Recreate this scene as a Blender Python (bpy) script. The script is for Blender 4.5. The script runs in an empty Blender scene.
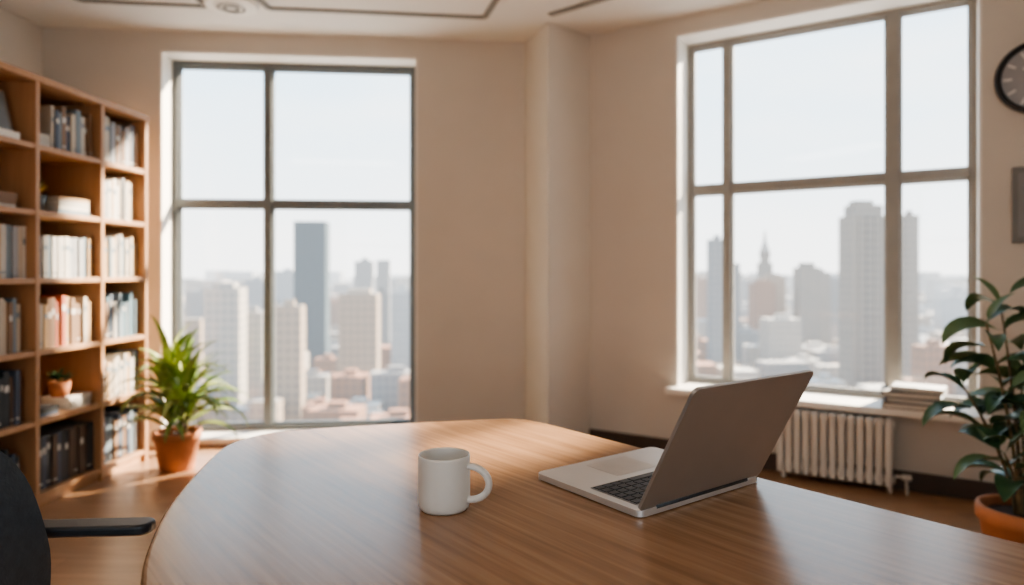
import bpy, math, random
from mathutils import Vector, Matrix
random.seed(7)
sc = bpy.context.scene
H = 1.15      # eye height
CEIL = 2.74

# ------------------------------------------------------------ materials
def newmat(name):
    m = bpy.data.materials.new(name); m.use_nodes = True
    nt = m.node_tree
    b = nt.nodes['Principled BSDF']
    return m, nt, b

def setspec(b, v):
    if 'Specular IOR Level' in b.inputs: b.inputs['Specular IOR Level'].default_value = v

def plain(name, col, rough=0.5, metal=0.0, var=0.06, nscale=12.0, bump=0.0, spec=0.5, coat=0.0, haze=False):
    m, nt, b = newmat(name)
    N = nt.nodes; L = nt.links
    tc = N.new('ShaderNodeTexCoord'); no = N.new('ShaderNodeTexNoise')
    no.inputs['Scale'].default_value = nscale; no.inputs['Detail'].default_value = 4
    L.new(tc.outputs['Object'], no.inputs['Vector'])
    r = N.new('ShaderNodeValToRGB')
    r.color_ramp.elements[0].position = 0.3; r.color_ramp.elements[1].position = 0.7
    r.color_ramp.elements[0].color = [c*(1-var) for c in col[:3]]+[1]
    r.color_ramp.elements[1].color = [min(1, c*(1+var)) for c in col[:3]]+[1]
    L.new(no.outputs['Fac'], r.inputs['Fac']); L.new(r.outputs['Color'], b.inputs['Base Color'])
    b.inputs['Roughness'].default_value = rough; b.inputs['Metallic'].default_value = metal
    setspec(b, spec)
    if coat and 'Coat Weight' in b.inputs: b.inputs['Coat Weight'].default_value = coat
    if bump:
        n2 = N.new('ShaderNodeTexNoise'); n2.inputs['Scale'].default_value = 180; n2.inputs['Detail'].default_value = 3
        L.new(tc.outputs['Object'], n2.inputs['Vector'])
        bp = N.new('ShaderNodeBump'); bp.inputs['Strength'].default_value = bump; bp.inputs['Distance'].default_value = 0.004
        L.new(n2.outputs['Fac'], bp.inputs['Height']); L.new(bp.outputs['Normal'], b.inputs['Normal'])
    if haze: paint_haze(nt, b)
    return m

def paint_haze(nt, b, dist=3600.0):
    """painted aerial haze: pale emission mixed into the material, growing with distance from the origin"""
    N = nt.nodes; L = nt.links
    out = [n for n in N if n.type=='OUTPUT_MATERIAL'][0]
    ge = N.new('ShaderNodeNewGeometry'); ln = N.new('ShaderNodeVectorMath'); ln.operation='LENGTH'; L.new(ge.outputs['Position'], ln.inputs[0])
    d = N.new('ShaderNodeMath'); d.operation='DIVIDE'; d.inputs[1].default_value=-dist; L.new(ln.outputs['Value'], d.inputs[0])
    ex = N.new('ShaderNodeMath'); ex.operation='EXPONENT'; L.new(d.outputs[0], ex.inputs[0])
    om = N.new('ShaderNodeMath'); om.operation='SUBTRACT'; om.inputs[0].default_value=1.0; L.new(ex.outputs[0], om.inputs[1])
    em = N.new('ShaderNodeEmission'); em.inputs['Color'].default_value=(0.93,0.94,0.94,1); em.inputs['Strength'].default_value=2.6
    mx = N.new('ShaderNodeMixShader'); L.new(om.outputs[0], mx.inputs[0]); L.new(b.outputs[0], mx.inputs[1]); L.new(em.outputs[0], mx.inputs[2])  # haze glow blended over the surface shading
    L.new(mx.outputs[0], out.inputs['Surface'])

def wood(name, c1, c2, c3, rough=0.35, stretch=(1.2, 22, 22), plank=None, bump=0.08, spec=0.5, pk=0.8, mort=0.45, msz=0.0012, dist=0.6):
    """grain runs along local X"""
    m, nt, b = newmat(name); N = nt.nodes; L = nt.links
    tc = N.new('ShaderNodeTexCoord'); mp = N.new('ShaderNodeMapping')
    mp.inputs['Scale'].default_value = stretch
    L.new(tc.outputs['Object'], mp.inputs['Vector'])
    no = N.new('ShaderNodeTexNoise'); no.inputs['Scale'].default_value = 2.2; no.inputs['Detail'].default_value = 8
    no.inputs['Roughness'].default_value = 0.62; no.inputs['Distortion'].default_value = dist
    L.new(mp.outputs['Vector'], no.inputs['Vector'])
    r = N.new('ShaderNodeValToRGB'); e = r.color_ramp.elements
    e[0].position = 0.28; e[0].color = list(c1)+[1]
    e[1].position = 0.72; e[1].color = list(c3)+[1]
    k = e.new(0.5); k.color = list(c2)+[1]
    L.new(no.outputs['Fac'], r.inputs['Fac'])
    out = r.outputs['Color']
    if plank:
        bw, bh = plank
        br = N.new('ShaderNodeTexBrick'); br.inputs['Scale'].default_value = 1.0
        br.inputs['Brick Width'].default_value = bw; br.inputs['Row Height'].default_value = bh
        br.inputs['Mortar Size'].default_value = msz; br.inputs['Mortar Smooth'].default_value = 0.3
        br.inputs['Color1'].default_value = (pk, pk, pk, 1); br.inputs['Color2'].default_value = (1.0, 1.0, 1.0, 1)
        br.inputs['Mortar'].default_value = (mort, mort*0.95, mort*0.9, 1); br.offset = 0.37
        L.new(tc.outputs['Object'], br.inputs['Vector'])
        mx = N.new('ShaderNodeMix'); mx.data_type = 'RGBA'; mx.blend_type = 'MULTIPLY'
        mx.inputs['Factor'].default_value = 1.0
        L.new(out, mx.inputs['A']); L.new(br.outputs['Color'], mx.inputs['B']); out = mx.outputs['Result']
    L.new(out, b.inputs['Base Color'])
    rr = N.new('ShaderNodeMapRange'); rr.inputs['To Min'].default_value = rough*0.85; rr.inputs['To Max'].default_value = rough*1.2
    L.new(no.outputs['Fac'], rr.inputs['Value']); L.new(rr.outputs['Result'], b.inputs['Roughness'])
    setspec(b, spec)
    bp = N.new('ShaderNodeBump'); bp.inputs['Strength'].default_value = bump; bp.inputs['Distance'].default_value = 0.002
    L.new(no.outputs['Fac'], bp.inputs['Height']); L.new(bp.outputs['Normal'], b.inputs['Normal'])
    return m

def facade(name, wallc, winc, roofc, bw=3.2, bh=3.4, mort=0.9):
    m, nt, b = newmat(name); N = nt.nodes; L = nt.links
    tc = N.new('ShaderNodeTexCoord'); sp = N.new('ShaderNodeSeparateXYZ'); L.new(tc.outputs['Object'], sp.inputs[0])
    ad = N.new('ShaderNodeMath'); ad.operation = 'ADD'; L.new(sp.outputs['X'], ad.inputs[0]); L.new(sp.outputs['Y'], ad.inputs[1])
    cb = N.new('ShaderNodeCombineXYZ'); L.new(ad.outputs[0], cb.inputs['X']); L.new(sp.outputs['Z'], cb.inputs['Y'])
    br = N.new('ShaderNodeTexBrick'); br.offset = 0.0; br.inputs['Scale'].default_value = 1.0
    br.inputs['Brick Width'].default_value = bw; br.inputs['Row Height'].default_value = bh
    br.inputs['Mortar Size'].default_value = mort; br.inputs['Mortar Smooth'].default_value = 0.1
    br.inputs['Color1'].default_value = list(winc)+[1]; br.inputs['Color2'].default_value = [c*1.15 for c in winc]+[1]
    br.inputs['Mortar'].default_value = list(wallc)+[1]
    L.new(cb.outputs[0], br.inputs['Vector'])
    ge = N.new('ShaderNodeNewGeometry'); s2 = N.new('ShaderNodeSeparateXYZ'); L.new(ge.outputs['Normal'], s2.inputs[0])
    gt = N.new('ShaderNodeMath'); gt.operation = 'GREATER_THAN'; gt.inputs[1].default_value = 0.3; L.new(s2.outputs['Z'], gt.inputs[0])
    mx = N.new('ShaderNodeMix'); mx.data_type = 'RGBA'
    L.new(gt.outputs[0], mx.inputs['Factor']); L.new(br.outputs['Color'], mx.inputs['A']); mx.inputs['B'].default_value = list(roofc)+[1]
    L.new(mx.outputs['Result'], b.inputs['Base Color']); b.inputs['Roughness'].default_value = 0.8; setspec(b, 0.2)
    paint_haze(nt, b)
    return m

M_wall = plain('wall_plaster', (0.61, 0.565, 0.51), 0.85, var=0.02, nscale=3, bump=0.15, spec=0.2)
M_ceil = plain('ceiling_paint', (0.70, 0.675, 0.64), 0.9, var=0.02, nscale=2, spec=0.2)
M_white = plain('white_trim_paint', (0.80, 0.77, 0.72), 0.5, var=0.02, nscale=4)
M_frameD = plain('window_frame_grey', (0.13, 0.145, 0.15), 0.4, var=0.05)
M_frameL = plain('window_frame_taupe', (0.30, 0.285, 0.26), 0.4, var=0.05)
M_groove = plain('ceiling_groove_grey', (0.22, 0.21, 0.195), 0.7, var=0.04)
M_floor = wood('oak_floor', (0.30, 0.165, 0.09), (0.38, 0.22, 0.125), (0.46, 0.28, 0.165), 0.3, (1.0, 14, 14), plank=(1.3, 0.13))
M_table = wood('table_oak', (0.20, 0.108, 0.058), (0.30, 0.17, 0.094), (0.39, 0.235, 0.138), 0.24, (1.0, 32, 32), plank=(3.7, 0.21), bump=0.04, pk=0.94, mort=0.80, msz=0.0006, dist=0.2, spec=0.5)
M_shelf = wood('bookcase_wood', (0.36, 0.195, 0.095), (0.41, 0.225, 0.115), (0.46, 0.26, 0.135), 0.45, (10, 10, 1.0), bump=0.02, dist=0.2)
M_black = plain('black_plastic', (0.022, 0.026, 0.032), 0.45, var=0.1)
M_blackmetal = plain('black_metal', (0.03, 0.03, 0.033), 0.3, metal=0.6)
M_mesh = plain('chair_fabric', (0.028, 0.038, 0.05), 0.75, var=0.15, nscale=60, bump=0.5)
M_terra = plain('terracotta', (0.50, 0.20, 0.09), 0.75, var=0.12, nscale=14, bump=0.2)
M_soil = plain('soil', (0.05, 0.03, 0.02), 0.95, var=0.4, nscale=60, bump=0.8)
M_leaf = plain('leaf_bright', (0.17, 0.26, 0.06), 0.4, var=0.35, nscale=9)
M_leaf2 = plain('leaf_yellowgreen', (0.30, 0.36, 0.11), 0.4, var=0.3, nscale=9)
M_leafd = plain('leaf_dark', (0.05, 0.11, 0.05), 0.35, var=0.35, nscale=9)
M_leafd2 = plain('leaf_mid', (0.10, 0.17, 0.075), 0.35, var=0.3, nscale=9)
M_stem = plain('plant_stem', (0.16, 0.12, 0.06), 0.7, var=0.3, nscale=30)
M_alu = plain('laptop_aluminium', (0.74, 0.74, 0.74), 0.40, metal=0.75, var=0.02)
M_lid = plain('laptop_lid_metal', (0.50, 0.49, 0.48), 0.28, metal=0.75, var=0.02)
M_key = plain('laptop_keys', (0.03, 0.03, 0.032), 0.5)
M_keywell = plain('laptop_keywell', (0.25, 0.25, 0.25), 0.5, metal=0.5)
M_screen = plain('laptop_screen', (0.01, 0.01, 0.012), 0.12)
M_mug = plain('mug_ceramic', (0.64, 0.61, 0.57), 0.35, var=0.015)
M_rad = plain('radiator_enamel', (0.64, 0.60, 0.55), 0.4, var=0.03)
M_base = plain('dark_baseboard', (0.07, 0.05, 0.04), 0.5)
M_dial = plain('clock_dial', (0.33, 0.33, 0.34), 0.5, var=0.05)
M_dialw = plain('clock_marks', (0.75, 0.73, 0.7), 0.5)
M_panel = plain('wall_panel_grey', (0.16, 0.155, 0.15), 0.5)
M_panel2 = plain('wall_panel_light', (0.22, 0.215, 0.21), 0.5)
M_paper = plain('paper', (0.72, 0.69, 0.63), 0.8, var=0.05, nscale=80)

def glassmat():
    m = bpy.data.materials.new('window_glass'); m.use_nodes = True; nt = m.node_tree; N = nt.nodes; L = nt.links
    N.clear(); o = N.new('ShaderNodeOutputMaterial'); t = N.new('ShaderNodeBsdfTransparent'); g = N.new('ShaderNodeBsdfGlossy')
    g.inputs['Roughness'].default_value = 0.02
    no = N.new('ShaderNodeTexNoise'); no.inputs['Scale'].default_value = 0.8
    r = N.new('ShaderNodeMapRange'); r.inputs['To Min'].default_value = 0.02; r.inputs['To Max'].default_value = 0.04
    L.new(no.outputs['Fac'], r.inputs['Value'])
    mx = N.new('ShaderNodeMixShader'); L.new(r.outputs['Result'], mx.inputs[0]); L.new(t.outputs[0], mx.inputs[1]); L.new(g.outputs[0], mx.inputs[2])
    L.new(mx.outputs[0], o.inputs['Surface']); return m
M_glass = glassmat()

# ------------------------------------------------------------ mesh builder
class MB:
    def __init__(s): s.v=[]; s.f=[]; s.m=[]; s.s=[]
    def add(s, vs, fs, mi=0, smooth=False):
        o=len(s.v); s.v += [tuple(v) for v in vs]
        for f in fs: s.f.append([i+o for i in f]); s.m.append(mi); s.s.append(smooth)
    def box(s, x0,x1,y0,y1,z0,z1, mi=0, M=None):
        vs=[Vector(p) for p in [(x0,y0,z0),(x1,y0,z0),(x1,y1,z0),(x0,y1,z0),(x0,y0,z1),(x1,y0,z1),(x1,y1,z1),(x0,y1,z1)]]
        if M is not None: vs=[M@v for v in vs]
        s.add(vs,[(0,3,2,1),(4,5,6,7),(0,1,5,4),(1,2,6,5),(2,3,7,6),(3,0,4,7)],mi)
    def prism(s, poly, z0, z1, mi=0, M=None):
        a=sum(poly[i][0]*poly[(i+1)%len(poly)][1]-poly[(i+1)%len(poly)][0]*poly[i][1] for i in range(len(poly)))
        if a<0: poly=poly[::-1]
        n=len(poly)
        vs=[Vector((p[0],p[1],z0)) for p in poly]+[Vector((p[0],p[1],z1)) for p in poly]
        if M is not None: vs=[M@v for v in vs]
        s.add(vs,[list(range(n))[::-1],list(range(n,2*n))]+[(i,(i+1)%n,n+(i+1)%n,n+i) for i in range(n)],mi)
    def lathe(s, prof, n=48, c=(0,0,0), mi=0, M=None, smooth=True):
        vs=[];fs=[]
        for r,z in prof:
            for k in range(n):
                a=2*math.pi*k/n; vs.append(Vector((c[0]+r*math.cos(a),c[1]+r*math.sin(a),c[2]+z)))
        for j in range(len(prof)-1):
            for k in range(n):
                k2=(k+1)%n; fs.append((j*n+k,j*n+k2,(j+1)*n+k2,(j+1)*n+k))
        if M is not None: vs=[M@v for v in vs]
        s.add(vs,fs,mi,smooth)
    def tube(s, path, rad, n=10, mi=0, sx=1.0, cap=True):
        path=[Vector(p) for p in path]; vs=[];fs=[]
        if not hasattr(rad,'__len__'): rad=[rad]*len(path)
        up=Vector((0,0,1)); 
        t0=(path[1]-path[0]).normalized()
        if abs(t0.dot(up))>0.95: up=Vector((0,1,0))
        for i,p in enumerate(path):
            t=(path[min(i+1,len(path)-1)]-path[max(i-1,0)]).normalized()
            a=t.cross(up).normalized(); b=a.cross(t).normalized(); up=b
            for k in range(n):
                g=2*math.pi*k/n; vs.append(p+a*math.cos(g)*rad[i]*sx+b*math.sin(g)*rad[i])
        for j in range(len(path)-1):
            for k in range(n):
                k2=(k+1)%n; fs.append((j*n+k,j*n+k2,(j+1)*n+k2,(j+1)*n+k))
        if cap: fs.append(list(range(n))[::-1]); fs.append([(len(path)-1)*n+k for k in range(n)])
        s.add(vs,fs,mi,True)
    def leaf(s, base, az, el, length, width, droop, mi=0, seg=8, twist=0.0, stalk=0.0, fold=0.25):
        p=Vector(base); vs=[];fs=[]
        side=Vector((-math.sin(az),math.cos(az),0))
        for i in range(seg+1):
            t=i/seg; e=el-droop*t*t*1.0-droop*0.15*t
            d=Vector((math.cos(az)*math.cos(e),math.sin(az)*math.cos(e),math.sin(e)))
            up=side.cross(d)*-1
            if t<stalk: w=width*0.05
            else:
                q=(t-stalk)/(1-stalk); w=width*(math.sin(math.pi*min(1,q**0.75))**0.8 if 0<q<1 else 0.03)
            sd=(side*math.cos(twist)+up*math.sin(twist))
            vs += [p-sd*w/2+up*w*fold, p, p+sd*w/2+up*w*fold]
            if i<seg:
                p=p+d*(length/seg)
        for i in range(seg):
            a=i*3; fs += [(a,a+1,a+4,a+3),(a+1,a+2,a+5,a+4)]
        s.add(vs,fs,mi,True)
    def obj(s, name, mats, loc=(0,0,0), rz=0.0, bevel=0.0, seg=2, parent=None, solid=0.0, subs=0):
        me=bpy.data.meshes.new(name); me.from_pydata(s.v,[],s.f)
        for m in mats: me.materials.append(m)
        for i,p in enumerate(me.polygons): p.material_index=s.m[i]; p.use_smooth=s.s[i]
        me.update()
        o=bpy.data.objects.new(name,me); sc.collection.objects.link(o)
        o.location=loc; o.rotation_euler=(0,0,rz)
        if parent is not None: o.parent=parent
        if subs: md=o.modifiers.new('subd','SUBSURF'); md.levels=subs; md.render_levels=subs
        if solid: md=o.modifiers.new('solid','SOLIDIFY'); md.thickness=solid; md.offset=0
        if bevel:
            md=o.modifiers.new('bevel','BEVEL'); md.width=bevel; md.segments=seg; md.limit_method='ANGLE'; md.angle_limit=math.radians(40)
        return o
def empty(name, loc=(0,0,0), rz=0.0):
    e=bpy.data.objects.new(name,None); sc.collection.objects.link(e); e.location=loc; e.rotation_euler=(0,0,rz); e.empty_display_size=0.1
    return e
def rrect(x0,x1,y0,y1,r,n=6):
    out=[]
    for cx,cy,a0 in [(x1-r,y0+r,-90),(x1-r,y1-r,0),(x0+r,y1-r,90),(x0+r,y0+r,180)]:
        for i in range(n+1):
            a=math.radians(a0+90*i/n); out.append((cx+r*math.cos(a),cy+r*math.sin(a)))
    return out
def catmull(pts,n=8):
    out=[];N=len(pts)
    for i in range(N):
        p0,p1,p2,p3=[Vector(pts[(i+k)%N]) for k in (-1,0,1,2)]
        for j in range(n):
            t=j/n
            out.append(tuple(0.5*((2*p1)+(p2-p0)*t+(2*p0-5*p1+4*p2-p3)*t*t+(3*p1-p0-3*p2+p3)*t**3)))
    return out

# ------------------------------------------------------------ room shell
T=0.32
def wallframe(p0,p1):
    d=Vector((p1[0]-p0[0],p1[1]-p0[1])); return d.length, math.atan2(d.y,d.x)
def wall(name,p0,p1,ops=(),e0=0.0,e1=0.0,z0=-0.12,z1=CEIL+0.12):
    Ln,rz=wallframe(p0,p1); mb=MB(); u=-e0
    for (a,b,za,zb) in ops:
        mb.box(u,a,0,T,z0,z1); mb.box(a,b,0,T,z0,za); mb.box(a,b,0,T,zb,z1); u=b
    mb.box(u,Ln+e1,0,T,z0,z1)
    return mb.obj(name,[M_wall],(p0[0],p0[1],0),rz)
LN=(-3.51,-2.0); LF=(-3.05,4.413); CB=(0.2745,4.717); RE=(3.58,2.657); RN=(3.58,-2.0)
R0=(0.523,4.562)
wall('wall_left',LN,LF,e0=T)
W1=(0.734,2.413,0.045,2.61)
wall('wall_back',LF,CB,[W1],e0=T,e1=0.1)
so=0.293
W2=(0.591+so,2.165+so,0.425,2.63)
lenR,rzR=wallframe(CB,RE); lenB,rzB=wallframe(LF,CB)
wall('wall_right',CB,RE,[W2],e0=0.1,e1=0.3)
wall('wall_side',RE,RN,e0=0.0,e1=T)
W3=(1.9,5.2,0.7,2.4)
wall('wall_rear',RN,LN,[W3],e0=0.0,e1=0.0)
shell=[(LN[0]-.1,LN[1]-.1),(LF[0]-.1,LF[1]+.1),(CB[0]+.02,CB[1]+.1),(RE[0]+.1,RE[1]+.05),(RN[0]+.1,RN[1]-.1)]
mb=MB(); mb.prism(shell,-0.12,0.0); mb.obj('floor',[M_floor],(0,0,0),0)
mb=MB(); mb.prism(shell,CEIL,CEIL+0.12); mb.obj('ceiling',[M_ceil])
mb=MB(); mb.prism([(0.085,4.71),(0.229,4.325),(0.523,4.562),(0.45,4.85),(0.2,4.9)],0,CEIL); mb.obj('column',[M_wall],bevel=0.006)

# window builder in wall-local coordinates
def window(name,p0,rz,op,depth,vs,hs,bar,frame,mat,barh=None,trimw=0.0):
    u0,u1,z0,z1=op; e=empty(name,(p0[0],p0[1],0),rz)
    mb=MB(); y0,y1=depth,depth+0.07
    mb.box(u0,u0+frame,y0,y1,z0,z1); mb.box(u1-frame,u1,y0,y1,z0,z1)
    mb.box(u0+frame,u1-frame,y0,y1,z1-frame,z1); mb.box(u0+frame,u1-frame,y0,y1,z0,z0+frame)
    xs=[u0+frame]
    for v,w in vs:
        mb.box(v-w/2,v+w/2,y0-0.004,y1-0.004,z0+frame,z1-frame)
    for h,w in hs: mb.box(u0+frame,u1-frame,y0+0.004,y1-0.01,h-w/2,h+w/2)
    # thin inner sash lips
    edges=[u0+frame]+sum([[v-w/2,v+w/2] for v,w in vs],[])+[u1-frame]
    hz=[z0+frame]+sum([[h-w/2,h+w/2] for h,w in hs],[])+[z1-frame]
    for i in range(0,len(edges),2):
        for j in range(0,len(hz),2):
            a,b,c,d=edges[i],edges[i+1],hz[j],hz[j+1]; l=0.012
            for bx in [(a,a+l,c,d),(b-l,b,c,d),(a+l,b-l,c,c+l),(a+l,b-l,d-l,d)]:
                mb.box(bx[0],bx[1],y0+0.02,y1-0.015,bx[2],bx[3])
    mb.obj('frame',[mat],bevel=0.004,parent=e)
    g=MB(); g.box(u0+frame*0.5,u1-frame*0.5,y0+0.036,y0+0.040,z0+frame*0.5,z1-frame*0.5); g.obj('glass',[M_glass],parent=e)
    # white painted reveal lining
    r=MB(); t=0.012
    r.box(u0,u0+t,0.0,depth,z0,z1); r.box(u1-t,u1,0.0,depth,z0,z1); r.box(u0+t,u1-t,0.0,depth,z1-t,z1); r.box(u0+t,u1-t,0.0,depth,z0,z0+t)
    r.obj('reveal',[M_white],parent=e)
    return e
window('window_1',LF,rzB,W1,0.17,[(1.382,0.05)],[(1.621,0.045)],0.05,0.05,M_frameD)
w2=window('window_2',CB,rzR,W2,0.20,[(0.853+so,0.045),(1.766+so,0.065)],[(1.677,0.05)],0.05,0.04,M_frameL)
window('fill_window',RN,math.pi,W3,0.17,[(3.0,0.05),(4.1,0.05)],[(1.6,0.05)],0.05,0.05,M_frameD)  # unseen rear window, added to let fill light into the room
# sills (trim)
mb=MB(); mb.box(W2[0]-0.04,W2[1]+0.04,-0.10,0.0,W2[2]-0.025,W2[2]+0.012); mb.box(W2[0],W2[1],0.0,0.2,W2[2]-0.0,W2[2]+0.0125)
mb.obj('trim_1',[M_white],(CB[0],CB[1],0),rzR,bevel=0.004)
mb=MB(); mb.box(W1[0]-0.03,W1[1]+0.03,-0.05,0.0,W1[2]-0.02,W1[2]+0.012); mb.obj('trim_2',[M_white],(LF[0],LF[1],0),rzB,bevel=0.003)
# baseboards
mb=MB(); mb.box(0.0,lenB-0.2,-0.014,0,0,0.024); mb.obj('baseboard_back',[M_white],(LF[0],LF[1],0),rzB,bevel=0.003)
mb=MB(); mb.box(so,lenR-0.005,-0.016,0,0,0.10); mb.obj('baseboard_right',[M_base],(CB[0],CB[1],0),rzR,bevel=0.003)
l,r=wallframe(LN,LF); mb=MB(); mb.box(0,l,-0.014,0,0,0.09); mb.obj('baseboard_left',[M_white],(LN[0],LN[1],0),r,bevel=0.003)

# ceiling tray grooves
def strip(mb,a,b,w=0.035,d=0.012,mi=0):
    a=Vector(a);b=Vector(b); t=(b-a).normalized(); n=Vector((-t.y,t.x))*w/2
    mb.prism([tuple(a-n),tuple(b-n),tuple(b+n),tuple(a+n)],CEIL-d,CEIL,mi)
mb=MB()
P=[(-1.46,4.09),(-0.17,4.235),(-0.085,3.93),(0.05,2.6),(-1.6,2.45),(-1.46,4.09)]
for i in range(5): strip(mb,P[i],P[i+1])
P=[(-2.52,3.97),(-1.83,4.06),(-1.75,2.45),(-2.6,2.35),(-2.52,3.97)]
for i in range(4): strip(mb,P[i],P[i+1],0.03)
P=[(0.235,4.19),(0.55,3.93),(1.7,2.9)]
for i in range(2): strip(mb,P[i],P[i+1],0.045)
mb.obj('trim_3',[M_groove])
mb=MB(); mb.lathe([(0,-0.03),(0.09,-0.03),(0.10,-0.022),(0.12,-0.022),(0.135,-0.026),(0.15,-0.02),(0.155,0)],40,(-1.66,4.02,CEIL))
mb.lathe([(0.03,-0.034),(0.05,-0.034)],40,(-1.66,4.02,CEIL),1); mb.lathe([(0.065,-0.0325),(0.08,-0.0325)],40,(-1.66,4.02,CEIL),1)
mb.obj('ceiling_air_vent',[M_white,M_groove])

# ------------------------------------------------------------ bookcase
BX=(-2.227,4.16); brz=math.atan2(0.997,0.072)
divs=[0,-0.41,-0.877,-1.35,-1.82]; zs=[0.07,0.43,0.77,1.12,1.45,1.77]; ztop=2.07; D=0.36
mb=MB(); th=0.026
for i,x in enumerate(divs):
    xx0,xx1=(x-th,x) if i==0 else ((x,x+th) if i==4 else (x-th/2,x+th/2))
    mb.box(xx0,xx1,0,D,0,ztop)
mb.box(divs[-1]-0.008,0.008,-0.008,D,ztop,ztop+0.03)
for z in zs: mb.box(divs[-1]+th,-th,0.004,D-0.01,z-th,z)
mb.box(divs[-1]+th,-th,0.02,0.035,0,zs[0]-th); mb.box(divs[-1]+0.001,-0.001,D-0.01,D+0.002,0.03,ztop)
mb.obj('bookcase',[M_shelf],(BX[0],BX[1],0),brz,bevel=0.002)

bookcols=[(0.46,0.44,0.40),(0.30,0.31,0.33),(0.48,0.42,0.34),(0.17,0.22,0.26),(0.20,0.12,0.07),(0.34,0.09,0.05),(0.42,0.28,0.15),
          (0.035,0.04,0.045),(0.06,0.08,0.12),(0.10,0.18,0.23),(0.56,0.54,0.50),(0.10,0.07,0.05)]
bm=[plain('book_cover_%d'%i,c,0.6,var=0.05) for i,c in enumerate(bookcols)]+[M_paper]
PAP=len(bookcols)
pal={'light':[0,1,2,10,0,3,1,6],'grey':[0,1,3,3,8,1,2,4],'mix':[2,6,5,4,6,5,8,4],'beige':[2,6,4,4,0,3,2,6],'dark':[7,7,8,7,11,8],'blue':[8,3,9,8,3,1,0,4],'white':[10,0,2,1,0,3,6]}
B=MB()
def book_up(x,w,h,d,z,ci,y=0.03):
    B.box(x,x+0.0025,y,y+d,z,z+h,ci); B.box(x+w-0.0025,x+w,y,y+d,z,z+h,ci)
    B.box(x+0.0025,x+w-0.0025,y,y+0.004,z,z+h,ci)
    B.box(x+0.0025,x+w-0.0025,y+0.004,y+d-0.004,z+0.003,z+h-0.004,PAP)
    lab=10 if ci in (7,8,11,9,4,5) else 3
    if random.random()<0.6 and w>0.016:
        zz=z+h*random.uniform(0.6,0.75); B.box(x+0.004,x+w-0.004,y-0.0006,y,zz,zz+h*0.12,lab)
    if random.random()<0.5: B.box(x+0.002,x+w-0.002,y-0.0006,y,z+h*0.1,z+h*0.13,lab)
def row(bay,r,style,x0f=0.0,x1f=1.0,hmin=0.2,hmax=0.26,uni=False):
    a=divs[bay+1]+th/2+0.004; b=divs[bay]-(th if bay==0 else th/2)-0.004; z=zs[5-r]
    xa=a+(b-a)*x0f; xb=a+(b-a)*x1f; x=xa; h0=random.uniform(hmin,hmax)
    while x<xb-0.014:
        w=random.choice([0.018,0.022,0.026,0.03,0.036]) if not uni else 0.032
        w=min(w,xb-x)
        if w<0.01: break
        h=(h0+random.uniform(-0.004,0.004)) if uni else random.uniform(hmin,hmax)
        book_up(x,w-0.0012,h,random.uniform(0.17,0.2),z,random.choice(pal[style]),0.035+random.uniform(0,0.015)); x+=w
def stack(bay,r,n,xf,wid=0.22,style='light',dp=0.17):
    a=divs[bay+1]+th/2; b=divs[bay]-th/2; z=zs[5-r]; xc=a+(b-a)*xf
    for i in range(n):
        t=random.choice([0.018,0.024,0.03]); ci=random.choice(pal[style]); ww=wid*random.uniform(0.88,1)
        B.box(xc-ww/2,xc+ww/2,0.04,0.04+dp,z,z+0.0025,ci); B.box(xc-ww/2,xc+ww/2,0.04,0.04+dp,z+t-0.003,z+t-0.0005,ci)
        B.box(xc-ww/2,xc+ww/2,0.04,0.044,z+0.0025,z+t-0.003,ci); B.box(xc-ww/2+0.004,xc+ww/2-0.004,0.044,0.034+dp,z+0.0025,z+t-0.003,PAP); z+=t
row(0,0,'grey'); row(0,1,'white',0,0.85); row(0,2,'light'); row(0,3,'blue',0,0.95); row(0,4,'white'); row(0,5,'blue',hmin=0.22)
row(1,0,'grey',0.3,0.95,0.19,0.24); stack(1,0,3,0.14,0.11); stack(1,1,4,0.66,0.24,'white'); row(1,2,'light',0.0,0.97,uni=True,hmin=0.21,hmax=0.22)
row(1,3,'mix',0,0.95); stack(1,4,2,0.22,0.16,'dark'); stack(1,4,3,0.76,0.17,'white'); row(1,5,'dark',0,1,0.24,0.27,uni=True)
stack(2,1,3,0.6,0.24,'grey'); row(2,2,'white',0,1,0.24,0.25,uni=True); row(2,3,'beige',0.0,0.95); row(2,4,'dark',0.1,0.9); row(2,5,'dark',0.3,0.9)
for r_,s_ in enumerate(['grey','light','mix','light','dark','blue']): row(3,r_,s_,0,0.9)
B.obj('shelf_books',bm,(BX[0],BX[1],0),brz)
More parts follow.
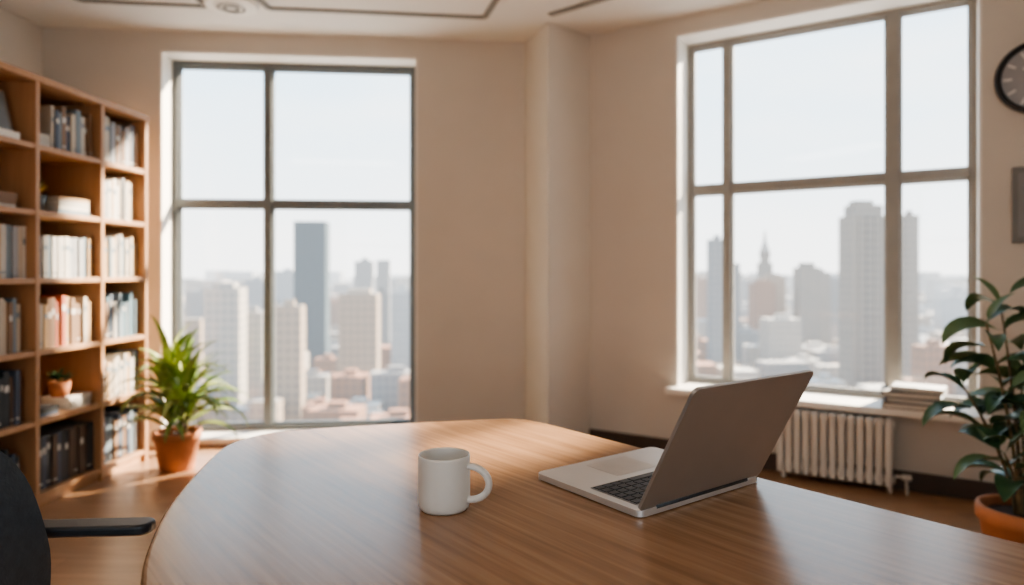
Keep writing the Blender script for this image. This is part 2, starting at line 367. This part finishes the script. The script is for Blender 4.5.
# decor on shelves (bookcase-local -> world)
Mb=Matrix.Translation((BX[0],BX[1],0))@Matrix.Rotation(brz,4,'Z')
def bl(x,y,z): return tuple(Mb@Vector((x,y,z)))
mb=MB(); M1=Matrix.Rotation(math.radians(-14),4,'X')
mb.box(-0.15,0.15,-0.008,0.008,0,0.24,0,M1); mb.box(-0.13,0.13,-0.0095,-0.008,0.02,0.22,1,M1); mb.box(-0.15,0.15,-0.03,0.02,0,0.035,2)
mb.box(-0.02,0.02,0.0,0.006,0,0.15,0,Matrix.Translation((0,0.10,0))@Matrix.Rotation(math.radians(18),4,'X'))
mb.obj('picture_frame',[M_panel,plain('picture_print',(0.20,0.24,0.28),0.6,var=0.3,nscale=8),M_white],bl(-1.10,0.06,zs[5]+0.003),brz)
def succ(name,loc,s,cols):
    mb=MB(); mb.lathe([(0,0),(0.03*s,0),(0.042*s,0.06*s),(0.038*s,0.06*s),(0.036*s,0.05*s),(0,0.05*s)],28)
    for i in range(26):
        mb.leaf((0,0,0.05*s),i*2.4,0.5+random.random()*0.9,0.07*s*random.uniform(0.7,1.2),0.018*s,0.5,1+i%2,5)
    mb.obj(name,[M_terra if cols else plain('vase_dark',(0.06,0.07,0.07),0.4)]+([M_leafd2,M_leafd] if cols else [plain('flower_yellow',(0.6,0.38,0.06),0.6),M_leafd2]),loc)
succ('potted_succulent',bl(-0.62,0.09,zs[1]+0.072),1.3,True)
succ('small_flower_vase',bl(-0.77,0.11,zs[4]+0.002),1.4,False)

# ------------------------------------------------------------ plants
def pot(mb,r,h,mi=0,ms=1):
    mb.lathe([(0,0),(r*0.68,0),(r*0.72,0.008),(r*0.93,h*0.80),(r*0.94,h*0.8),(r*1.0,h*0.81),(r*1.0,h*0.98),(r*0.98,h),(r*0.9,h),(r*0.88,h*0.97),(r*0.87,h*0.86)],48,mi=mi)
    mb.lathe([(r*0.88,h*0.87),(r*0.5,h*0.9),(0.0,h*0.9)],48,mi=ms)
mb=MB(); pot(mb,0.132,0.225)
for k in range(5):
    a=k*1.35+0.3; x,y=0.04*math.cos(a),0.04*math.sin(a); top=0.30+0.09*(k%3)
    mb.tube([(x,y,0.19),(x*1.3,y*1.3,0.27),(x*1.6,y*1.6,top+0.06)],[0.012,0.011,0.009],8,4)
    n=24
    for i in range(n):
        t=i/n; az=i*2.399+k
        ln=random.uniform(0.34,0.44)*(1-0.08*t)*(0.72 if math.cos(az)<-0.5 else 1.0)
        mb.leaf((x*1.4,y*1.4,top-0.06+0.14*t),az,math.radians(22+62*t+random.uniform(-8,8)),ln,random.uniform(0.038,0.054),random.uniform(1.1,1.9)*(1-0.45*t),2+(i+k)%2 if random.random()<0.8 else 3,9,random.uniform(-0.3,0.3))
mb.obj('potted_dracaena',[M_terra,M_soil,M_leaf,M_leaf2,M_stem],(-1.955,3.97,0))

mb=MB(); pot(mb,0.155,0.275)
stems=[((-0.16,-0.02,0.96)),((-0.02,0.10,1.02)),((0.14,-0.08,1.10)),((-0.20,0.05,0.72)),((0.0,-0.2,0.80)),((0.22,0.05,0.90)),((-0.15,-0.10,0.50)),((0.12,0.18,0.7))]
for k,e in enumerate(stems):
    e=Vector(e); b=Vector((e.x*0.15,e.y*0.15,0.24)); pts=[]
    for i in range(9):
        t=i/8; pts.append((b.x+(e.x-b.x)*t**1.6,b.y+(e.y-b.y)*t**1.6,b.z+(e.z-b.z)*t-0.0))
    mb.tube(pts,[0.008-0.0045*i/8 for i in range(9)],7,4)
    n=9
    for i in range(n):
        t=0.5+0.5*i/(n-1); j=min(7,int(t*8)); q=t*8-j; p=Vector(pts[j]).lerp(Vector(pts[j+1]),q)
        mb.leaf(p,i*2.4+k*1.3,math.radians(random.uniform(0,40)),random.uniform(0.19,0.27),random.uniform(0.065,0.09),random.uniform(0.7,1.4),2 if random.random()<0.6 else 3,9,random.uniform(-0.5,0.5),stalk=0.15)
    mb.leaf(e,k*2.0,1.0,0.16,0.05,0.6,3,9,0,stalk=0.1)
mb.obj('potted_rubber_plant',[M_terra,M_soil,M_leafd,M_leafd2,M_stem],(1.91,2.53,0))

# ------------------------------------------------------------ table
trz=math.atan2(-0.77,0.64)
TP=[(.9,.835),(.756,1.004),(.52,1.285),(.2146,1.65),(.09,1.80),(.02,1.855),(-.07,1.85),(-.3,1.80),(-.50,1.745),(-.60,1.70),(-.65,1.62),(-.656,1.50),
    (-.60,1.21),(-.54,1.015),(-.475,.869),(-.36,.68),(-.18,.5),(.05,.38),(.4,.28),(.8,.25),(1.05,.38),(1.12,.55),(1.05,.67)]
Rt=Matrix.Rotation(-trz,2)
loc2=[tuple(Rt@Vector(p)) for p in catmull(TP,6)]
te=empty('conference_table',(0,0,0),trz)
mb=MB(); mb.prism(loc2,0.718,0.75); mb.obj('tabletop',[M_table],parent=te,bevel=0.007,seg=3)
mb=MB()
legs=[(-.40,1.50),(.0,1.62),(.80,.62),(-.10,.68)]
lp=[Rt@Vector(p) for p in legs]
for p in lp:
    mb.lathe([(0,0),(0.022,0),(0.035,0.5),(0.038,0.718),(0,0.718)],20,(p.x,p.y,0))
for a,b in [(0,1),(1,2),(2,3),(3,0)]:
    A=lp[a];Bq=lp[b];t=(Bq-A).normalized();n=Vector((-t.y,t.x))*0.011
    mb.prism([tuple(A-n),tuple(Bq-n),tuple(Bq+n),tuple(A+n)],0.64,0.718)
mb.obj('legs',[M_table],parent=te)

# ------------------------------------------------------------ laptop
le=empty('laptop',(0.2065,1.097,0.75),math.radians(36.5))
W=0.33;DD=0.270
mb=MB(); mb.prism(rrect(0,W,0.0,DD,0.014),0.002,0.013)
for x in (0.03,W-0.03):
    for y in (0.03,DD-0.03): mb.lathe([(0,0),(0.008,0),(0.008,0.002)],14,(x,y,0),1)
mb.prism(rrect(0.018,W-0.018,0.026,0.138,0.004),0.0131,0.0134,2)
mb.prism(rrect(W/2-0.055,W/2+0.055,0.158,0.248,0.004),0.0131,0.0135,3)
mb.obj('base',[M_alu,M_black,M_keywell,plain('trackpad',(0.66,0.66,0.66),0.3,metal=0.7)],parent=le,bevel=0.0015)
mb=MB(); rows=6; kw=(W-0.044)/14
for r_ in range(rows):
    y=0.029+r_*0.0178
    if r_==rows-1:
        lay=[(0,1),(1,1),(2,1),(3,1.2),(4.2,5),(9.2,1.2),(10.4,1),(11.4,1),(12.4,1.6)]
    else: lay=[(i,1) for i in range(14)]
    for a,w in lay:
        mb.box(0.022+a*kw+0.001,0.022+(a+w)*kw-0.001,y,y+0.0156,0.0134,0.0150)
mb.obj('keys',[M_key],parent=le,bevel=0.0006)
phi=math.radians(62)
Ml=Matrix.Translation((0,0.006,0.012))@Matrix(((1,0,0,0),(0,-math.cos(phi),-math.sin(phi),0),(0,math.sin(phi),-math.cos(phi),0),(0,0,0,1)))
LH=0.243
mb=MB(); mb.prism(rrect(0,W,0,LH,0.012),-0.003,0.003,0,Ml)
mb.prism(rrect(0.008,W-0.008,0.014,LH-0.008,0.006),-0.0036,-0.0030,1,Ml)
mb.obj('lid',[M_lid,M_screen],parent=le,bevel=0.0015)
mb=MB(); mb.tube([(0.04,0.006,0.012),(W-0.04,0.006,0.012)],0.0065,14); mb.obj('hinge',[M_black],parent=le)

# ------------------------------------------------------------ mug
mb=MB(); r=0.044;h=0.092
mb.lathe([(0,0.001),(r*0.80,0.001),(r*0.86,0),(r*0.95,0.004),(r*0.995,0.012),(r,0.03),(r,h-0.004),(r*0.985,h-0.0005),(r*0.955,h),(r*0.925,h-0.003),(r*0.92,h-0.01),(r*0.91,0.014),(r*0.8,0.007),(0,0.006)],64)
pts=[]
for i in range(21):
    a=math.radians(105-210*i/20); pts.append((r*0.93+0.0+0.034*math.cos(a)*1.0+0.004,0,h*0.50+0.028*math.sin(a)))
mb.tube(pts,[0.0058]*21,14,0,sx=1.35)
mb.obj('coffee_mug',[M_mug],(-0.115,1.153,0.75),math.radians(-14))

# ------------------------------------------------------------ office chair
ce=empty('office_chair',(-0.63,0.98,0),math.radians(4))
mb=MB(); mb.prism(rrect(-0.22,0.24,-0.23,0.23,0.07,8),0.43,0.50); mb.obj('seat',[M_mesh],parent=ce,bevel=0.02,seg=4)
mb=MB(); nu,nv=20,20; vs=[];fs=[]
for j in range(nv+1):
    v=j/nv
    half=0.245*(1-max(0,(v-0.55)/0.45)**2.6*0.75)*(0.86+0.14*min(1,v*3))
    for i in range(nu+1):
        u=-1+2*i/nu
        x=-0.230-0.13*v**1.3+0.05*u*u+0.03*math.sin(v*math.pi)
        vs.append((x,u*half,0.50+0.470*v-0.03*u*u*v))
for j in range(nv):
    for i in range(nu):
        a=j*(nu+1)+i; fs.append((a,a+1,a+nu+2,a+nu+1))
mb.add(vs,fs,0,True); mb.obj('backrest',[M_mesh],parent=ce,solid=0.028,bevel=0.006)
for sg,nm in ((1,'armrest_1'),(-1,'armrest_2')):
    mb=MB(); y=sg*0.285
    mb.prism(rrect(-0.26,-0.015,y-0.026,y+0.026,0.024,6),0.668,0.688)
    mb.tube([(-0.16,sg*0.2,0.44),(-0.20,sg*0.26,0.45),(-0.23,y,0.50),(-0.245,y,0.60),(-0.245,y,0.672)],[0.014]*5,12)
    mb.obj(nm,[M_black],parent=ce,bevel=0.006,seg=3)
mb=MB(); mb.tube([(-0.1,0,0.42),(-0.24,0,0.42),(-0.27,0,0.50),(-0.275,0,0.62)],[0.022]*4,12)
mb.lathe([(0,0.43),(0.10,0.43),(0.09,0.40),(0.03,0.39),(0.028,0.25),(0.04,0.25),(0.04,0.07),(0,0.07)],24)
for k in range(5):
    a=k*2*math.pi/5+0.3; c,s_=math.cos(a),math.sin(a)
    mb.tube([(0,0,0.11),(0.15*c,0.15*s_,0.10),(0.29*c,0.29*s_,0.07)],[0.026,0.022,0.015],10)
    for q in (-1,1):
        mb.tube([(0.29*c-s_*0.008*q,0.29*s_+c*0.008*q,0.026),(0.29*c-s_*0.026*q,0.29*s_+c*0.026*q,0.026)],[0.026,0.026],16)
mb.obj('base',[M_blackmetal],parent=ce)

# ------------------------------------------------------------ radiator, clock, panel, sill books
mb=MB(); u0=1.2135+so; n=13; pitch=0.576/n
for i in range(n):
    u=u0+i*pitch
    mb.prism(rrect(u,u+pitch*0.80,-0.145,-0.115,0.012,4),0.04,0.385)
    mb.prism(rrect(u+0.004,u+pitch*0.80-0.004,-0.085,-0.055,0.012,4),0.04,0.385)
for z in (0.07,0.355): mb.tube([(u0+0.01,-0.10,z),(u0+n*pitch,-0.10,z)],[0.020,0.020],12)
for uu in (u0+0.02,u0+(n-1)*pitch+0.01): mb.box(uu,uu+0.02,-0.115,-0.085,0,0.1)
mb.tube([(u0+n*pitch,-0.10,0.09),(u0+n*pitch+0.05,-0.10,0.09),(u0+n*pitch+0.055,-0.10,0.0)],[0.009]*3,10)
mb.tube([(u0+n*pitch+0.03,-0.10,0.09),(u0+n*pitch+0.075,-0.10,0.09)],[0.016,0.016],12)
mb.obj('radiator',[M_rad],(CB[0],CB[1],0),rzR,bevel=0.004)

CU=2.395+so
ck=MB(); R=0.18; Mc=Matrix.Translation((CU,0,2.094))@Matrix.Rotation(math.radians(90),4,'X')
ck.lathe([(0,0),(R*0.97,0),(R,0.01),(R,0.03),(R*0.96,0.042),(R*0.90,0.042),(R*0.86,0.022),(R*0.85,0.018)],64,mi=0,M=Mc)
ck.lathe([(R*0.86,0.018),(0,0.018)],64,mi=1,M=Mc)
for k in range(12):
    Mk=Mc@Matrix.Rotation(k*math.pi/6,4,'Z'); ck.box(-0.005,0.005,R*0.60,R*0.80,0.018,0.020,2,Mk)
for a,l,w in ((0.9,R*0.45,0.007),(-1.9,R*0.68,0.005)):
    Mk=Mc@Matrix.Rotation(a,4,'Z'); ck.box(-w,w,-0.02,l,0.021,0.023,2,Mk)
ck.lathe([(0.012,0.018),(0.012,0.026),(0,0.027)],16,mi=0,M=Mc)
ck.lathe([(0.02,0),(0.024,0.015),(0.02,0.03),(0,0.03)],20,mi=0,M=Matrix.Translation((CU,-0.02,2.094+R-0.004)))
ck.tube([(CU+0.03*math.cos(a),-0.02,2.094+R+0.05+0.03*math.sin(a)) for a in [i*math.pi/10 for i in range(21)]],[0.004]*21,8,0)
ck.obj('wall_clock',[M_blackmetal,M_dial,M_dialw],(CB[0],CB[1],0),rzR)
mb=MB(); a=2.287+so; mb.box(a,a+0.26,-0.022,0,1.293,1.663); mb.box(a+0.022,a+0.238,-0.026,-0.022,1.32,1.636,1)
mb.obj('wall_picture',[M_panel,M_panel2],(CB[0],CB[1],0),rzR,bevel=0.003)

mb=MB(); z=W2[2]+0.0125
for i,(dx,dy,w,d,t,ci,rot) in enumerate([(0,0,0.28,0.19,0.030,0,2),(0.01,0.003,0.25,0.18,0.026,1,-3),(-0.01,0,0.27,0.18,0.034,2,4),(0.03,0.0,0.24,0.17,0.026,3,-6)]):
    Mk=Matrix.Translation((1.865+so+dx,0.005+dy,z))@Matrix.Rotation(math.radians(rot),4,'Z')
    mb.box(-w/2,w/2,-d/2,d/2,0,0.004,ci,Mk); mb.box(-w/2,w/2,-d/2,d/2,t-0.004,t,ci,Mk); mb.box(-w/2,-w/2+0.003,-d/2,d/2,0.004,t-0.004,ci,Mk)
    mb.box(-w/2+0.003,w/2-0.005,-d/2+0.005,d/2-0.005,0.004,t-0.004,4,Mk); z+=t
mb.obj('stacked_books',[bm[4],bm[3],bm[7],bm[1],M_paper],(CB[0],CB[1],0),rzR)

# ------------------------------------------------------------ city outside
GZ=-60
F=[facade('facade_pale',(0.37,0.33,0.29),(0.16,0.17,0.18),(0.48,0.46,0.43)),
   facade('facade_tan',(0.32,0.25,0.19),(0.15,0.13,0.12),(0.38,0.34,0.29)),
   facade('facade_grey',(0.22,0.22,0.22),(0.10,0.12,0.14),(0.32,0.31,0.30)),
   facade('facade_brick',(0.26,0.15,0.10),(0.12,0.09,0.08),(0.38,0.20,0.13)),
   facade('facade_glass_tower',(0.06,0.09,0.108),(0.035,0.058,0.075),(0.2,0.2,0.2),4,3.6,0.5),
   facade('facade_mist',(0.32,0.33,0.34),(0.20,0.23,0.25),(0.38,0.38,0.38)),  # pale low-contrast tones paint distance haze into the colour
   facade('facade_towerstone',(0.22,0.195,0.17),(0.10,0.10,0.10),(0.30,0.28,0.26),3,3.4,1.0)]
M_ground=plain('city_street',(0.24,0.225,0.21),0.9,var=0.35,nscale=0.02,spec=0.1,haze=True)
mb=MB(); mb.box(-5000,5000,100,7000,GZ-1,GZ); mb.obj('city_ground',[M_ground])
mb=MB()
def bld(mb,X,Y,w,d,top,mi,rot=0,steps=0):
    M=Matrix.Translation((X,Y+d/2,0))@Matrix.Rotation(rot,4,'Z')
    mb.box(-w/2,w/2,-d/2,d/2,GZ,top,mi,M)
    if steps: 
        mb.box(-w*0.3,w*0.3,-d*0.3,d*0.3,top,top+steps,mi,M)
    elif random.random()<0.6 and w<40: mb.box(-w*0.15,w*0.2,-d*0.2,d*0.15,top,top+2.2,mi,M)
occupied=[]
spec=[(-119.5,400,18.5,31,4,0),(-120,280,14.4,-5.4,0,2),(-115.6,300,10.6,-16.5,0,0),(-86.4,260,10.7,-11.8,1,0),(-68.4,300,16.8,-8.5,1,2),(-105,480,12.7,8.9,2,0),
      (-95,500,9.5,10,2,0),(-57,350,11,-8,5,0),(-152,320,10,-21,1,0),(188,320,7,28,6,0),(106,350,8,18,2,0),(125,385,8,6,2,0),
      (187,500,9,8,6,4),(186,425,13,4,6,3),(172,445,14,-2,1,2),(205,455,16,1,6,2),(160,430,14,-6,3,2),(240,420,20,-8,5,0),(222,470,14,-4,2,1),(150,480,14,-3,2,2),(-60,620,14,6,5,0),(-200,600,20,2,5,0),(-170,450,14,-4,5,0)]
for X,Y,w,top,mi,st in spec: bld(mb,X,Y,w,w*0.7,top,mi,0.06,st); occupied.append((X,Y+w/2,w))
Ms=Matrix.Translation((187,503,0))
mb.prism([(-3,-3),(3,-3),(3,3),(-3,3)],12,16,6,Ms); mb.lathe([(4,16),(1.2,24),(0.2,33)],8,mi=6,smooth=False,M=Ms)
mb.obj('city_towers',F)
mb=MB(); Mx=Matrix.Translation((157,306,0))@Matrix.Rotation(0.05,4,'Z')
mb.box(-7.6,7.6,-5,5,GZ,26,6,Mx); mb.box(-5.5,7.6,-4,4,26,31,6,Mx); mb.box(-4,4,-3,3,31,33.0,6,Mx)
for k in range(5): mb.box(-7.4+k*3.5,-6.4+k*3.5,-5.8,-5,GZ,26,6,Mx)
mb.obj('skyscraper',F); occupied.append((157,306,20))
mb=MB()
Y=150.0
while Y<2800:
    step=Y*0.034+6; X=-Y*1.25
    while X<Y*1.35:
        w=random.uniform(0.5,1.1)*step*1.3; d=random.uniform(0.4,0.85)*step
        xx=X+random.uniform(-3,3); yy=Y+random.uniform(-2,2)
        if Y<260: top=random.uniform(GZ+5,GZ+15)
        elif Y<600: top=random.uniform(GZ+5,-40) if random.random()<0.9 else random.uniform(-40,-22)
        else: top=random.uniform(GZ+6,-32) if random.random()<0.8 else random.uniform(-32,-4+Y*0.006)
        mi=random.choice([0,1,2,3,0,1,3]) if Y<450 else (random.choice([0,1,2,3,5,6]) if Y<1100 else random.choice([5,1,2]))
        if not any(abs(xx-o[0])<(w+o[2])/2+2 and abs(yy+d/2-o[1])<(d+o[2])/2+2 for o in occupied):
            bld(mb,xx,yy,w,d,top,mi,random.uniform(-0.12,0.12))
        X+=step*1.5
    Y+=step*1.1
mb.obj('city_buildings',F)

# ------------------------------------------------------------ light
w=bpy.data.worlds.new('sky'); sc.world=w; w.use_nodes=True; nt=w.node_tree; N=nt.nodes; L=nt.links
bg=N['Background']; tc=N.new('ShaderNodeTexCoord'); sp=N.new('ShaderNodeSeparateXYZ'); L.new(tc.outputs['Generated'],sp.inputs[0])
rp=N.new('ShaderNodeValToRGB'); e=rp.color_ramp.elements
e[0].position=0.0; e[0].color=(0.95,0.95,0.93,1); e[1].position=0.6; e[1].color=(0.42,0.64,0.88,1)
k=e.new(0.28); k.color=(0.62,0.80,0.94,1)
L.new(sp.outputs['Z'],rp.inputs['Fac'])
mp=N.new('ShaderNodeMapping'); mp.inputs['Scale'].default_value=(1.5,1.5,6); L.new(tc.outputs['Generated'],mp.inputs['Vector'])
no=N.new('ShaderNodeTexNoise'); no.inputs['Scale'].default_value=2.0; no.inputs['Detail'].default_value=5; L.new(mp.outputs[0],no.inputs['Vector'])
mr=N.new('ShaderNodeMapRange'); mr.inputs['From Min'].default_value=0.45; mr.inputs['From Max'].default_value=0.75; mr.inputs['To Max'].default_value=0.6
L.new(no.outputs['Fac'],mr.inputs['Value'])
mx=N.new('ShaderNodeMix'); mx.data_type='RGBA'; L.new(mr.outputs[0],mx.inputs['Factor']); L.new(rp.outputs[0],mx.inputs['A']); mx.inputs['B'].default_value=(0.97,0.96,0.94,1)
L.new(mx.outputs['Result'],bg.inputs['Color']); bg.inputs['Strength'].default_value=3.2

sd=bpy.data.lights.new('sun','SUN'); sd.energy=34; sd.angle=math.radians(3.0); sd.color=(1.0,0.84,0.64)
so_=bpy.data.objects.new('sun',sd); sc.collection.objects.link(so_); so_.location=(20,20,20)
Lv=Vector((0.74,0.68,0.54)); so_.rotation_euler=Lv.to_track_quat('Z','Y').to_euler()

# unseen fill lamps added under the ceiling behind the camera
for i,x in enumerate((-1.5,1.5)):
    ad=bpy.data.lights.new('fill_light','AREA'); ad.shape='RECTANGLE'; ad.size=1.4; ad.size_y=0.5; ad.energy=12; ad.color=(1,0.88,0.74)
    ao=bpy.data.objects.new('fill_light',ad); sc.collection.objects.link(ao); ao.location=(x,-0.3,CEIL-0.02)

# ------------------------------------------------------------ camera
cd=bpy.data.cameras.new('camera'); cam=bpy.data.objects.new('camera',cd); sc.collection.objects.link(cam)
cam.location=(0,0,H); cam.rotation_euler=(math.radians(90),0,0)
cd.sensor_width=36; cd.lens=680/1024*36; cd.shift_y=-20.5/1024; cd.clip_end=9000; cd.clip_start=0.02
cd.dof.use_dof=True; cd.dof.focus_distance=1.17; cd.dof.aperture_fstop=2.2
sc.camera=cam
sc.view_settings.view_transform='AgX'
try: sc.view_settings.look='AgX - Medium High Contrast'
except Exception: pass
sc.view_settings.exposure=0.08
